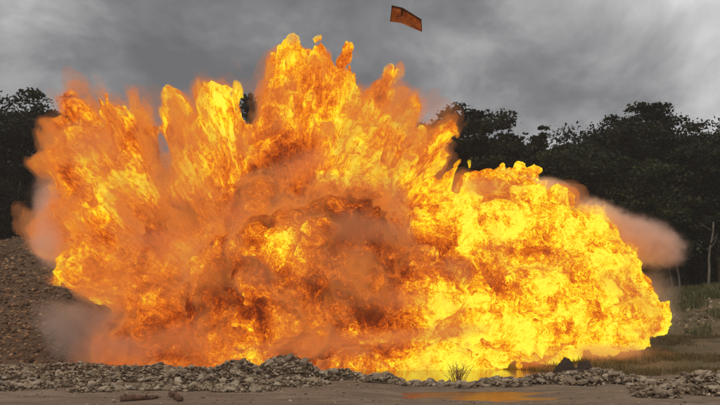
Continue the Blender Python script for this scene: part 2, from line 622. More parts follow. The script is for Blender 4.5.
def stone_pile(label, centre, blobs, n_big, big, n_small, seed):
    """heap of river stones; blobs: (x, y, rx, ry, height)"""
    r = random.Random(seed)
    g = np.random.default_rng(seed)
    root = empty('stone_pile', (centre[0], centre[1], float(ground_h(centre[0], centre[1]))), label, 'stone pile', 'stone piles along the water edge')
    ox, oy, oz = root.location

    def hump(x, y):
        h = np.zeros_like(np.asarray(x, float))
        for bx, by, rx, ry, hh in blobs:
            d = ((x - bx) / rx) ** 2 + ((y - by) / ry) ** 2
            h = np.maximum(h, hh * np.clip(1 - d, 0, 1) ** 0.75)
        return h + (nz(x, y, 0.8, seed, 3) - 0.5) * 0.5 * (h > 0.03) * np.minimum(1, h * 3)

    wts = [b[2] * b[3] for b in blobs]

    def pick():
        b = r.choices(blobs, wts)[0]
        a = r.random() * 6.283
        d = math.sqrt(r.random()) * 1.02
        return b[0] + math.cos(a) * d * b[2], b[1] + math.sin(a) * d * b[3]
    # heap core so no sky shows between stones
    x0 = min(b[0] - b[2] for b in blobs) - 0.3
    x1 = max(b[0] + b[2] for b in blobs) + 0.3
    y0 = min(b[1] - b[3] for b in blobs) - 0.3
    y1 = max(b[1] + b[3] for b in blobs) + 0.3
    core = grid_mesh('rubble_bed', np.linspace(x0, x1, int((x1 - x0) / 0.22)), np.linspace(y0, y1, max(4, int((y1 - y0) / 0.22))),
                     lambda x, y: ground_h(x, y) + np.where(hump(x, y) > 0.02, hump(x, y) - 0.06, -0.15), M_GRAVEL, root)
    core.data.transform(Matrix.Translation((-ox, -oy, -oz)))
    for k in range(n_big):
        x, y = pick()
        s = big[0] + (big[1] - big[0]) * r.random() ** 2.2
        z = float(ground_h(x, y) + max(0.0, float(hump(np.array([x]), np.array([y]))[0])))
        o = bpy.data.objects.new('stone', STONES[r.randrange(len(STONES))])
        C.objects.link(o)
        o.parent = root
        fl = r.uniform(0.32, 0.62)
        o.scale = (s * r.uniform(1.0, 1.6), s * r.uniform(0.75, 1.1), s * fl)
        o.rotation_euler = (r.gauss(0, 0.32), r.gauss(0, 0.32), r.random() * 6.28)
        o.location = (x - ox, y - oy, z - oz + s * fl * 0.18)
    P = np.array([pick() for _ in range(n_small)])
    hz = ground_h(P[:, 0], P[:, 1]) + np.maximum(0, hump(P[:, 0], P[:, 1]))
    sz = 0.08 + 0.14 * g.random(n_small) ** 2
    st = stones_joined('small_stones', np.stack([P[:, 0] - ox, P[:, 1] - oy, hz - oz + 0.02], 1), sz, M_SMALL, root, 0.6, seed)
    return root


def gx(px, Y):
    return at(px, 380, Y).x


def blob(px, Y, rpx, ry, h):
    return (gx(px, Y), Y, rpx * Y / F_PX, ry, h)


stone_pile('long low scatter of grey stones below the gravel slope, leftmost', (gx(60, 44), 44),
           [blob(10, 49, 60, 3.5, 0.26), blob(75, 48, 50, 3.5, 0.3), blob(30, 40, 40, 2.6, 0.2), blob(95, 42, 45, 2.5, 0.24), blob(-20, 43, 40, 3.5, 0.2), blob(55, 36, 44, 2.7, 0.13), blob(5, 33.5, 30, 1.6, 0.1), blob(100, 33, 30, 1.4, 0.1)], 300, (0.16, 0.46), 5200, 1)
stone_pile('grey stone heap in front of the dust cloud, beside the reddish log', (gx(160, 42), 42),
           [blob(150, 43, 42, 3.0, 0.48), blob(205, 42, 40, 3.0, 0.42), blob(130, 38, 24, 1.6, 0.2), blob(190, 37, 38, 2.0, 0.3), blob(150, 34, 40, 1.5, 0.1), blob(205, 33, 36, 1.5, 0.12)], 300, (0.16, 0.44), 4000, 2)
stone_pile('tallest heap of grey stones, in the middle under the orange smoke', (gx(285, 40), 40),
           [blob(240, 42, 30, 2.8, 0.88), blob(288, 40, 34, 2.8, 0.98), blob(335, 41, 34, 2.4, 0.42), blob(235, 36, 40, 2.0, 0.3), blob(290, 34.5, 40, 1.6, 0.2), blob(245, 31.5, 34, 1.2, 0.1)], 300, (0.18, 0.46), 4800, 3)
stone_pile('thin ridge of pale stones along the water in front of the yellow flames', (gx(450, 37.5), 37.5),
           [blob(380, 37.5, 24, 1.8, 0.36), blob(420, 35.6, 26, 1.6, 0.06), blob(460, 35.2, 28, 1.5, 0.06), blob(500, 36.5, 28, 1.8, 0.26), blob(540, 37.5, 28, 1.8, 0.36)], 260, (0.15, 0.5), 2400, 4)
stone_pile('rounded stone heap right of the bare earth mounds', (gx(600, 37), 37),
           [blob(605, 38, 24, 1.6, 0.62), blob(575, 37, 26, 1.5, 0.45), blob(635, 37, 22, 1.4, 0.3)], 180, (0.16, 0.46), 1500, 5)
stone_pile('wide spread of pale flat stones in the right corner', (gx(690, 34), 34),
           [blob(700, 36.5, 50, 2.4, 0.4), blob(665, 33, 32, 2.2, 0.26), blob(715, 31.5, 45, 2.2, 0.26), blob(740, 36, 40, 3.5, 0.4), blob(655, 29.6, 22, 1.0, 0.14)], 300, (0.15, 0.46), 4200, 6)

# scattered pebbles on the flat and on both slopes
g = np.random.default_rng(77)
P = scatter(5200, -22, 22, 20, 46, g)
inw = np.maximum(np.maximum(pond(P[:, 0], P[:, 1], POOL), pond(P[:, 0], P[:, 1], PUDDLE)), pond(P[:, 0], P[:, 1], SLIP))
P = P[inw < 0.3]
tag(stones_joined('pebbles', np.stack([P[:, 0], P[:, 1], ground_h(P[:, 0], P[:, 1])], 1), 0.03 + 0.12 * g.random(len(P)) ** 4, M_SMALL, None, 0.5, 8),
    'small pebbles strewn over the sandy foreground')
P = scatter(34000, -58, -6, 57, 86, g)
h = left_bank_h(P[:, 0], P[:, 1])
P, h = P[h > 0.1], h[h > 0.1]
tag(stones_joined('slope_stones', np.stack([P[:, 0], P[:, 1], h], 1), 0.12 + 0.42 * g.random(len(P)) ** 4, M_SLOPESTONE, None, 0.6, 9),
    'loose stones covering the gravel slope at the left')
P = scatter(9000, 12, 80, 66, 92, g)
h = right_bank_h(P[:, 0], P[:, 1])
P, h = P[h > 0.6], h[h > 0.6]
tag(stones_joined('slope_stones', np.stack([P[:, 0], P[:, 1], h], 1), 0.12 + 0.6 * g.random(len(P)) ** 4, M_SMALL, None, 0.6, 10),
    'scattered stones on the overgrown slope at the right')


# ------------------------------------------------------------------ vegetation
def leaf_cards(centres, sizes, r, aspect=1.6):
    """random small leaf clumps as quads; returns verts, faces, tone"""
    n = len(centres)
    nrm = r.normal(0, 1, (n, 3))
    nrm[:, 2] += 0.5
    nrm /= np.linalg.norm(nrm, axis=1)[:, None]
    t1 = np.cross(nrm, r.normal(0, 1, (n, 3)))
    t1 /= np.linalg.norm(t1, axis=1)[:, None] + 1e-9
    t2 = np.cross(nrm, t1)
    a = t1 * (sizes * aspect * 0.5)[:, None]
    b = t2 * (sizes * 0.5)[:, None]
    k = r.uniform(-0.3, 0.3, (n, 1))
    V = np.stack([centres - a, centres - b + a * k, centres + a, centres + b - a * k], 1).reshape(-1, 3)
    Fc = np.arange(n * 4).reshape(n, 4)
    return V, Fc


def foliage_obj(name, centres, sizes, mat, parent, seed, tone=None, aspect=1.6):
    r = np.random.default_rng(seed)
    V, Fc = leaf_cards(centres, sizes, r, aspect)
    o = mesh_np(name, V, Fc, mat, parent)
    if tone is None:
        tone = r.random(len(centres))
    a = o.data.attributes.new('tone', 'FLOAT', 'POINT')
    a.data.foreach_set('value', np.repeat(tone, 4).astype(np.float32))
    return o


def make_tree(height, crown_w, base_frac, kind, seed, n_leaf, leaf, mat=M_LEAF, bark=M_BARK, trunk_r=None):
    """returns Empty with trunk, limbs(in trunk) and crown. kind: 'round','spread','airy','tall'"""
    r = random.Random(seed)
    g = np.random.default_rng(seed)
    root = empty('forest_tree', (0, 0, 0))
    tr = trunk_r or height * 0.012 + 0.08
    bm = bmesh.new()
    pts, rad = [], []
    lean = Vector((r.uniform(-0.05, 0.05), r.uniform(-0.05, 0.05), 0))
    nseg = 9
    for k in range(nseg + 1):
        u = k / nseg
        pts.append(Vector((lean.x * height * u * u + r.uniform(-1, 1) * 0.12, lean.y * height * u * u, height * 0.93 * u - (0.5 if k == 0 else 0))))
        rad.append(tr * (1 - 0.85 * u) * (1.3 if k == 0 else 1))
    tube(bm, pts, rad, 8)
    clumps = []
    nb = {'round': 26, 'spread': 24, 'airy': 20, 'tall': 30}[kind]
    for k in range(nb):
        u = base_frac + (1 - base_frac) * ((k + r.random()) / nb) * 0.98
        i = min(nseg - 1, int(u * nseg))
        p0 = pts[i].lerp(pts[i + 1], u * nseg - i)
        v = (u - base_frac) / (1 - base_frac)
        if kind == 'spread':
            reach = crown_w * 0.5 * (0.45 + 0.55 * math.sin(math.pi * min(1, v * 0.75 + 0.25)))
            rise = r.uniform(0.25, 0.55)
        elif kind == 'tall':
            reach = crown_w * 0.5 * (0.5 + 0.6 * math.sin(math.pi * (v * 0.8 + 0.1)))
            rise = r.uniform(0.2, 0.8)
        else:
            reach = crown_w * 0.5 * (0.35 + 0.75 * math.sin(math.pi * (v * 0.85 + 0.1)))
            rise = r.uniform(0.3, 0.9)
        reach *= r.uniform(0.6, 1.15)
        a = r.random() * 6.283
        d = Vector((math.cos(a), math.sin(a), rise))
        mid = p0 + Vector((d.x * reach * 0.5, d.y * reach * 0.5, reach * rise * 0.3))
        tip = p0 + Vector((d.x * reach, d.y * reach, reach * rise * 0.7))
        if tip.z > height:
            tip.z = height - r.random()
        tube(bm, [p0, mid, tip], [tr * 0.4 * (1.1 - v * 0.8), tr * 0.22 * (1.1 - v * 0.8), tr * 0.06], 5)
        cs = crown_w * {'round': 0.13, 'spread': 0.10, 'airy': 0.075, 'tall': 0.13}[kind]
        for j in range({'round': 5, 'spread': 5, 'airy': 4, 'tall': 5}[kind]):
            q = p0.lerp(tip, r.uniform(0.45, 1.05)) + Vector((r.gauss(0, cs * 0.8), r.gauss(0, cs * 0.8), r.gauss(0, cs * 0.5) + cs * 0.2))
            clumps.append((q, cs * r.uniform(0.6, 1.25)))
            if j < 2:
                tube(bm, [mid.lerp(tip, 0.3), q], [tr * 0.1, 0.02], 4)
    bm_obj('trunk', bm, bark, root, True)
    per = max(1, n_leaf // len(clumps))
    cen, tone = [], []
    for q, cs in clumps:
        d = g.normal(0, 1, (per, 3))
        d /= np.linalg.norm(d, axis=1)[:, None]
        rad_ = cs * g.random((per, 1)) ** 0.6 * (1 + 0.5 * g.random((per, 1)) ** 6)
        c = np.array(q)[None] + d * rad_ * np.array([1.3, 1.3, 0.55])
        cen.append(c)
        tone.append(np.clip(np.full(per, r.random() * 0.75) + g.normal(0, 0.16, per), 0, 1))
    cen = np.concatenate(cen)
    tone = np.concatenate(tone)
    hi = cen[cen[:, 2] > np.quantile(cen[:, 2], 0.97)]
    shift = Vector((float(hi[:, 0].mean()), float(hi[:, 1].mean()), 0))
    cen = cen - np.array(shift)
    root.children[0].data.transform(Matrix.Translation(-shift))
    root['top'] = float(np.quantile(cen[:, 2], 0.998))
    foliage_obj('crown', cen, leaf * g.uniform(0.6, 1.4, len(cen)), mat, root, seed, tone)
    return root


def copy_tree(o, parent=None):
    c = o.copy()
    C.objects.link(c)
    c.parent = parent
    for ch in list(o.children):
        copy_tree(ch, c)
    return c


def place(o, px, py_top, Y, base_z, h0, label, group=None, sx=1.0, rot=0.0):
    """stand a tree at pixel column px so that its top reaches py_top"""
    top = at(px, py_top + 9, Y)
    s = (top.z - base_z) / o['top']
    o.location = (top.x, Y, base_z)
    o.scale = (s * sx, s * sx, s)
    o.rotation_euler = (0, 0, rot)
    tag(o, label, 'tree', group)
    return o


G_R = 'trees of the forest edge behind the fire'
T_round = make_tree(24, 13, 0.32, 'round', 101, 24000, 0.30)
T_round2 = make_tree(24, 14, 0.25, 'round', 102, 24000, 0.31, M_LEAF2)
T_spread = make_tree(24, 17, 0.55, 'spread', 103, 15000, 0.27)
T_emerg = make_tree(28, 10, 0.68, 'spread', 104, 9000, 0.27)
T_airy = make_tree(24, 9, 0.5, 'airy', 105, 4200, 0.25)
T_tall = make_tree(26, 8, 0.4, 'tall', 106, 17000, 0.29)
PR = [(T_round, 24, 'r'), (T_round2, 24, 'g'), (T_spread, 24, 's'), (T_emerg, 28, 'e'), (T_airy, 24, 'a'), (T_tall, 26, 't')]
used = set()


def tree(i, px, py, Y, z, label, sx=1.0, rot=0.0, group=G_R):
    o, h0, _ = PR[i]
    if i in used:
        o = copy_tree(o)
    used.add(i)
    return place(o, px, py, Y, z, h0, label, group, sx, rot)


tree(5, 464, 104, 100, 4, 'dense tall dark tree standing right of the highest flame tips', 1.15, 0.3)
tree(4, 497, 124, 102, 4, 'thin airy tree between the dense dark tree and the open crown beside it', 0.8, 1.1)
tree(4, 541, 123, 100, 4, 'tree with small open crown and sky showing through its twigs', 1.1, 2.2)
tree(2, 583, 117, 104, 4, 'wide tree with spreading umbrella crown left of the tallest tree', 1.0, 0.5)
tree(3, 640, 101, 102, 4, 'tallest tree at the right with flat layered crown above the forest', 1.15, 1.7)
tree(0, 600, 128, 98, 4, 'broad dark tree in front, below the umbrella crown', 1.2, 0.2)
tree(1, 565, 138, 96, 4, 'greener broad tree behind the right tip of the fire cloud', 1.0, 1.2)
tree(0, 678, 120, 100, 4, 'broad dark tree right of the tallest tree', 1.05, 2.6)
tree(2, 706, 118, 104, 4, 'spreading dark tree near the right edge with lumpy top', 0.8, 3.3)
tree(1, 722, 126, 97, 4, 'rightmost greener tree, cut by the frame edge', 1.1, 0.7)
tree(0, 520, 146, 99, 4, 'low broad dark tree behind the orange flames, left of the greener tree', 1.1, 4.0)
tree(0, 752, 124, 101, 4, 'dark forest tree at the far right beyond the frame edge', 1.1, 4.4)
tree(1, 645, 140, 95, 5, 'broad tree in front of the tallest tree with greener leaves', 1.1, 4.9)
tree(5, 690, 140, 94, 5, 'slim dark tree behind the leaning bare trunk', 1.3, 2.0)
tree(5, 440, 125, 102, 4, 'slim dark tree half hidden by the right flame plume', 1.1, 1.0)
tree(5, 262, 90, 112, 4, 'tree top showing in the gap between the two flame fountains', 1.0, 2.2)
tree(0, 14, 88, 96, 9, 'tall dark tree at the left edge above the gravel slope', 1.15, 0.9, 'trees at the left edge')
tree(5, 47, 102, 100, 8, 'slim dark tree touching the left edge of the fire', 1.0, 2.9, 'trees at the left edge')
tree(1, -22, 108, 94, 9, 'bushy tree cut by the left frame edge', 1.0, 3.4, 'trees at the left edge')
tree(0, 30, 150, 92, 9, 'low bushy tree on top of the gravel slope', 1.2, 5.4, 'trees at the left edge')


def bare_trunk(px0, y0, px1, y1, Y, r0, label, nbr=1):
    a = at(px0, y0, Y)
    b = at(px1, y1, Y)
    root = empty('bare_tree', a, label, 'tree', 'pale trunks at the forest edge')
    bm = bmesh.new()
    n = 7
    pts = [(b - a) * (k / n) + Vector((math.sin(k * 1.3) * 0.12, 0, 0)) for k in range(n + 1)]
    pts[0].z -= 1.0
    tube(bm, pts, [r0 * (1 - 0.5 * k / n) for k in range(n + 1)], 7)
    bm_obj('trunk', bm, M_PALEBARK, root, True)
    bm = bmesh.new()
    rr = random.Random(int(px0))
    for k in range(nbr):
        p = pts[n - 1 - k % 4]
        d = Vector((rr.uniform(-1, 1), rr.uniform(-0.5, 0.5), rr.uniform(0.3, 1))) * 1.4
        tube(bm, [p, p + d * 0.5, p + d + Vector((0, 0, 0.3))], [r0 * 0.3, r0 * 0.2, 0.02], 5)
    bm_obj('branch', bm, M_PALEBARK, root, True)
    return root


bare_trunk(707, 287, 713, 222, 90, 0.17, 'pale bare trunk leaning right at the right edge', 3)
bare_trunk(679, 292, 676, 236, 93, 0.15, 'pale straight trunk just right of the grey smoke plume')
bare_trunk(672, 292, 667, 244, 94, 0.1, 'thinner pale trunk left of the pale straight trunk')
bare_trunk(16, 236, 21, 165, 90, 0.11, 'thin pale stem in the dark trees at the left edge')


def undergrowth(name, label, px0, px1, Y0, Y1, top_fn, n, mat, seed, leaf=0.6):
    g = np.random.default_rng(seed)
    px = g.uniform(px0, px1, n)
    Y = g.uniform(Y0, Y1, n)
    x = (px - 360) / F_PX * Y * 1.0
    zt = top_fn(px) * (0.82 + 0.36 * fbm(np.stack([x * 0.25 + 50, Y * 0.25 + 50, np.full(n, 2.0)], 1), 4))
    z = zt * (1 - g.random(n) ** 1.7)
    o = foliage_obj(name, np.stack([x, Y, z], 1), leaf * g.uniform(0.5, 1.4, n), mat, None, seed)
    return tag(o, label, kind='stuff')


undergrowth('forest_understory', 'dark tangled forest understory behind the fire and the right slope', 420, 800, 97, 116,
            lambda p: 25 + 0 * p, 60000, M_LEAF, 201, 0.8)
undergrowth('forest_understory', 'dark tangled understory above the gravel slope at the left', -60, 110, 97, 112,
            lambda p: 23 + 0 * p, 28000, M_LEAF, 202, 0.8)
undergrowth('forest_understory', 'dark forest understory hidden behind the fireball', 110, 420, 108, 116,
            lambda p: 20 + 0 * p, 14000, M_LEAF, 203, 0.9)


def tufts(name, label, pts, hmin, hmax, mat, seed, blades=9, spread=0.16, wd=0.02):
    g = np.random.default_rng(seed)
    n = len(pts) * blades
    base = np.repeat(pts, blades, 0) + np.stack([g.normal(0, spread, n), g.normal(0, spread, n), np.zeros(n)], 1)
    hh = g.uniform(hmin, hmax, n)
    lean = g.normal(0, 0.33, (n, 2)) * hh[:, None]
    ang = g.random(n) * np.pi
    wv = np.stack([np.cos(ang), np.sin(ang), np.zeros(n)], 1) * wd * g.uniform(0.7, 1.6, (n, 1))
    mid = base + np.stack([lean[:, 0] * 0.35, lean[:, 1] * 0.35, hh * 0.6], 1)
    tip = base + np.stack([lean[:, 0], lean[:, 1], hh], 1)
    V = np.stack([base - wv, base + wv, mid + wv * 0.7, tip, mid - wv * 0.7], 1).reshape(-1, 3)
    i = np.arange(n)[:, None] * 5
    Fc = np.concatenate([i + np.array([[0, 1, 2]]), i + np.array([[0, 2, 4]]), i + np.array([[4, 2, 3]])], 0)
    o = mesh_np(name, V, Fc, mat)
    a = o.data.attributes.new('tone', 'FLOAT', 'POINT')
    a.data.foreach_set('value', np.repeat(np.repeat(g.random(len(pts)), blades), 5).astype(np.float32))
    return tag(o, label, kind='stuff')


P = scatter(5200, 11, 44, 42.5, 74, g)
keep = nz(P[:, 0], P[:, 1], 0.25, 41.0) > 0.44
P = P[keep]
tufts('dry_grass', 'dry brown grass over the rough earth at the right', np.stack([P[:, 0], P[:, 1], ground_h(P[:, 0], P[:, 1])], 1), 0.12, 0.42, M_DRY, 301, 9, 0.25, 0.02)
P = scatter(11000, 13, 80, 66, 92, g)
keep = nz(P[:, 0], P[:, 1], 0.16, 43.0) > 0.46
P = P[keep]
tufts('slope_scrub', 'low green scrub growing on the slope at the right', np.stack([P[:, 0], P[:, 1], right_bank_h(P[:, 0], P[:, 1])], 1), 0.25, 0.9, M_SCRUB, 302, 10, 0.35, 0.05)
P = scatter(1500, 30, 60, 82, 92, g)
tufts('slope_scrub', 'green weeds along the crest of the slope at the right', np.stack([P[:, 0], P[:, 1], right_bank_h(P[:, 0], P[:, 1])], 1), 0.3, 1.1, M_SCRUB, 303, 10, 0.3, 0.06)


def bare_shrub(px, py, Y, hgt, label, seed, n=26):
    p = at(px, py, Y)
    z = float(ground_h(p.x, p.y))
    root = empty('bare_shrub', (p.x, p.y, z), label, 'shrub', 'shrubs at the water edge')
    r = random.Random(seed)
    bs = bmesh.new()
    bt = bmesh.new()
    for k in range(n):
        a = r.random() * 6.28
        sp = r.uniform(0.1, 0.75)
        p0 = Vector((r.gauss(0, 0.12), r.gauss(0, 0.1), -0.05))
        h = hgt * r.uniform(0.6, 1.05)
        p1 = p0 + Vector((math.cos(a) * sp * 0.4, math.sin(a) * sp * 0.4, h * 0.5))
        p2 = p1 + Vector((math.cos(a) * sp * 0.5, math.sin(a) * sp * 0.5, h * 0.5))
        tube(bs, [p0, p1, p2], [0.022, 0.014, 0.005], 4)
        for j in range(5):
            q = p1.lerp(p2, r.random())
            e = q + Vector((r.gauss(0, 0.14), r.gauss(0, 0.14), r.uniform(0.05, 0.3)))
            tube(bt, [q, e], [0.009, 0.004], 3)
    bm_obj('stem', bs, M_TWIG, root)
    bm_obj('twig', bt, M_TWIG, root)
    return root


bare_shrub(458, 379, 39.5, 1.15, 'leafless twiggy shrub standing before the yellow flames', 5, 30)
bare_shrub(543, 377, 40.5, 0.75, 'low dark shrub left of the two earth mounds', 6, 26)
bare_shrub(352, 378, 41.5, 0.5, 'tiny dry shrub on the stones right of the tallest heap', 7, 12)


def earth_mound(px, Y, w_, h_, label, seed):
    x = gx(px, Y)
    z = float(ground_h(x, Y))
    bm = bmesh.new()
    bmesh.ops.create_icosphere(bm, subdivisions=4, radius=1)
    co = np.array([v.co[:] for v in bm.verts])
    n = fbm(co * 2.2 + seed, 5)
    for v, k in zip(bm.verts, n):
        d = 0.7 + 0.6 * k
        zz = v.co.z
        v.co = Vector((v.co.x * w_ * d * (1 - 0.35 * max(0, zz)), v.co.y * w_ * 0.8 * d * (1 - 0.35 * max(0, zz)), max(-0.1, zz) * h_ * d))
    o = bm_obj('earth_mound', bm, M_DARKEARTH, None, True)
    o.location = (x, Y, z)
    return tag(o, label, 'mound', 'earth mounds by the water')


earth_mound(566, 39.6, 0.72, 1.25, 'taller dark earth mound, left one of the pair', 3)
earth_mound(585, 39.2, 0.66, 1.0, 'lower dark earth mound beside the stone heap', 9)


def driftwood(pts, radii, label, seed):
    z = [float(ground_h(p[0], p[1])) for p in pts]
    root = empty('driftwood_log', (pts[0][0], pts[0][1], z[0]), label, 'log', 'driftwood on the sand')
    o0 = Vector(root.location)
    r = random.Random(seed)
    P = []
    Rr = []
    for i in range(len(pts) - 1):
        for k in range(5):
            u = k / 5
            q = Vector((pts[i][0] * (1 - u) + pts[i + 1][0] * u, pts[i][1] * (1 - u) + pts[i + 1][1] * u, (z[i] * (1 - u) + z[i + 1] * u)))
            rr = radii[i] * (1 - u) + radii[i + 1] * u
            P.append(q - o0 + Vector((0, 0, rr * 0.7 + r.uniform(0, 0.03))))
            Rr.append(rr * r.uniform(0.85, 1.15))
    bm = bmesh.new()
    tube(bm, P, Rr, 9)
    bm_obj('log', bm, M_LOG, root, True)
    for k in (2, 6):
        if k < len(P):
            bm = bmesh.new()
            d = Vector((r.uniform(-0.3, 0.3), -0.1, 0.16))
            tube(bm, [P[k], P[k] + d], [Rr[k] * 0.5, Rr[k] * 0.3], 6)
            bm_obj('branch_stub', bm, M_LOG, root, True)
    
    return root


Yl = 27.2
driftwood([(gx(121, Yl), Yl), (gx(140, Yl), Yl + 0.2), (gx(160, Yl), Yl + 0.5)], [0.13, 0.10, 0.04], 'reddish brown log lying on the sand below the stones', 4)
driftwood([(gx(168, 28), 28.6), (gx(176, 27.5), 27.5), (gx(186, 27), 26.4)], [0.11, 0.12, 0.10], 'short reddish log right of the long one, pointing at the camera', 5)


# ------------------------------------------------------------------ flying metal sheet
def rust(t, v):
    a = t.noise(v, 2.2, 6, 0.7)
    b = t.noise(v, 9, 4, 0.6)
    c = t.ramp(a, [(0.35, (0.30, 0.10, 0.035)), (0.5, (0.62, 0.25, 0.07)), (0.65, (0.8, 0.42, 0.15))])
    return t.mix(t.maprange(b, 0.55, 0.75, 0, 0.6), c, (0.12, 0.045, 0.02))


M_RUST = surf_mat('orange_rusty_paint', rust, 0.7, lambda t, v: t.noise(v, 6, 5, 0.6), 0.03)
M_RUSTDARK = surf_mat('dark_rusted_rim', lambda t, v: t.ramp(t.noise(v, 4, 4, 0.6), [(0.3, (0.03, 0.018, 0.012)), (0.7, (0.10, 0.045, 0.025))]), 0.8)
YS = 50.0
A, B, Cc = at(391.7, 6.9, YS), at(402.6, 9.4, YS - 0.35), at(420.8, 20.7, YS + 0.25)
D, E, Ff = at(421.5, 31.8, YS + 1.15), at(401.6, 23.2, YS + 0.6), at(390.0, 21.5, YS + 1.0)
sheet_root = empty('metal_panel', (A + D) / 2, 'bent rusty orange metal panel flying above the fireball', 'metal panel')
O0 = Vector(sheet_root.location)


def slab(bm, quad, th):
    q = [Vector(p) - O0 for p in quad]
    n = (q[1] - q[0]).cross(q[3] - q[0]).normalized() * th
    a = [bm.verts.new(p) for p in q]
    b = [bm.verts.new(p + n) for p in q]
    bm.faces.new(a[::-1])
    bm.faces.new(b)
    for k in range(4):
        bm.faces.new((a[k], a[(k + 1) % 4], b[(k + 1) % 4], b[k]))


def grid_quad(bm, p00, p10, p11, p01, nu, nv, dent, seed):
    gridv = []
    n = (p10 - p00).cross(p01 - p00).normalized()
    rr = random.Random(seed)
    for j in range(nv + 1):
        row = []
        for i in range(nu + 1):
            u, v = i / nu, j / nv
            p = p00.lerp(p10, u).lerp(p01.lerp(p11, u), v) - O0
            k = dent * math.sin(math.pi * u) * math.sin(math.pi * v)
            p = p + n * (k * (0.4 + 0.6 * math.sin(u * 9 + seed)) + rr.uniform(-0.01, 0.01))
            row.append(bm.verts.new(p))
        gridv.append(row)
    for j in range(nv):
        for i in range(nu):
            bm.faces.new((gridv[j][i], gridv[j][i + 1], gridv[j + 1][i + 1], gridv[j + 1][i]))


bm = bmesh.new()
grid_quad(bm, A, B, E, Ff, 6, 6, 0.07, 1)
bmesh.ops.solidify(bm, geom=bm.faces[:], thickness=0.03)
bm_obj('panel_face', bm, M_RUST, sheet_root)
bm = bmesh.new()
grid_quad(bm, B, Cc, D, E, 10, 6, 0.09, 2)
bmesh.ops.solidify(bm, geom=bm.faces[:], thickness=0.03)
bm_obj('panel_face', bm, M_RUST, sheet_root)
toward = Vector((0, -0.22, 0.03))
for quad in ((A, B, B + toward, A + toward), (B, Cc, Cc + toward, B + toward), (A, A + toward, Ff + toward, Ff), (Cc, Cc + toward, D + toward * 0.6, D)):
    bm = bmesh.new()
    slab(bm, quad, 0.035)
    bm_obj('rim', bm, M_RUSTDARK, sheet_root)
bm = bmesh.new()
tube(bm, [B - O0 + Vector((-0.05, -0.06, 0)), (B + E) / 2 - O0 + Vector((-0.04, -0.05, 0))], [0.06, 0.045], 6)
bm_obj('brace', bm, M_RUSTDARK, sheet_root)

# thin dust in the air
hz, ht_ = material('thin_air_haze')
_pv = ht_.new('ShaderNodeVolumePrincipled', {'Color': (0.92, 0.90, 0.88, 1), 'Density': 0.0004, 'Anisotropy': 0.0})
ht_.new('ShaderNodeOutputMaterial', {'Volume': _pv.outputs[0]})
hz.cycles.homogeneous_volume = True
bm = bmesh.new()
bmesh.ops.create_cube(bm, size=1.0)
haze = bm_obj('haze', bm, hz)
haze.scale = (6200, 3700, 52)
haze.location = (0, 1700, 23.5)
tag(haze, 'thin smoky haze in the air over the whole flat', kind='stuff')
# ------------------------------------------------------------------ the explosion
YF = 54.0
PX = YF / F_PX                       # metres per photo pixel at the fire
ORG = np.array(at(285, 350, YF))     # where the blast started


def fp(px, py, dy=0.0):
    return np.array(at(px, py, YF + dy))


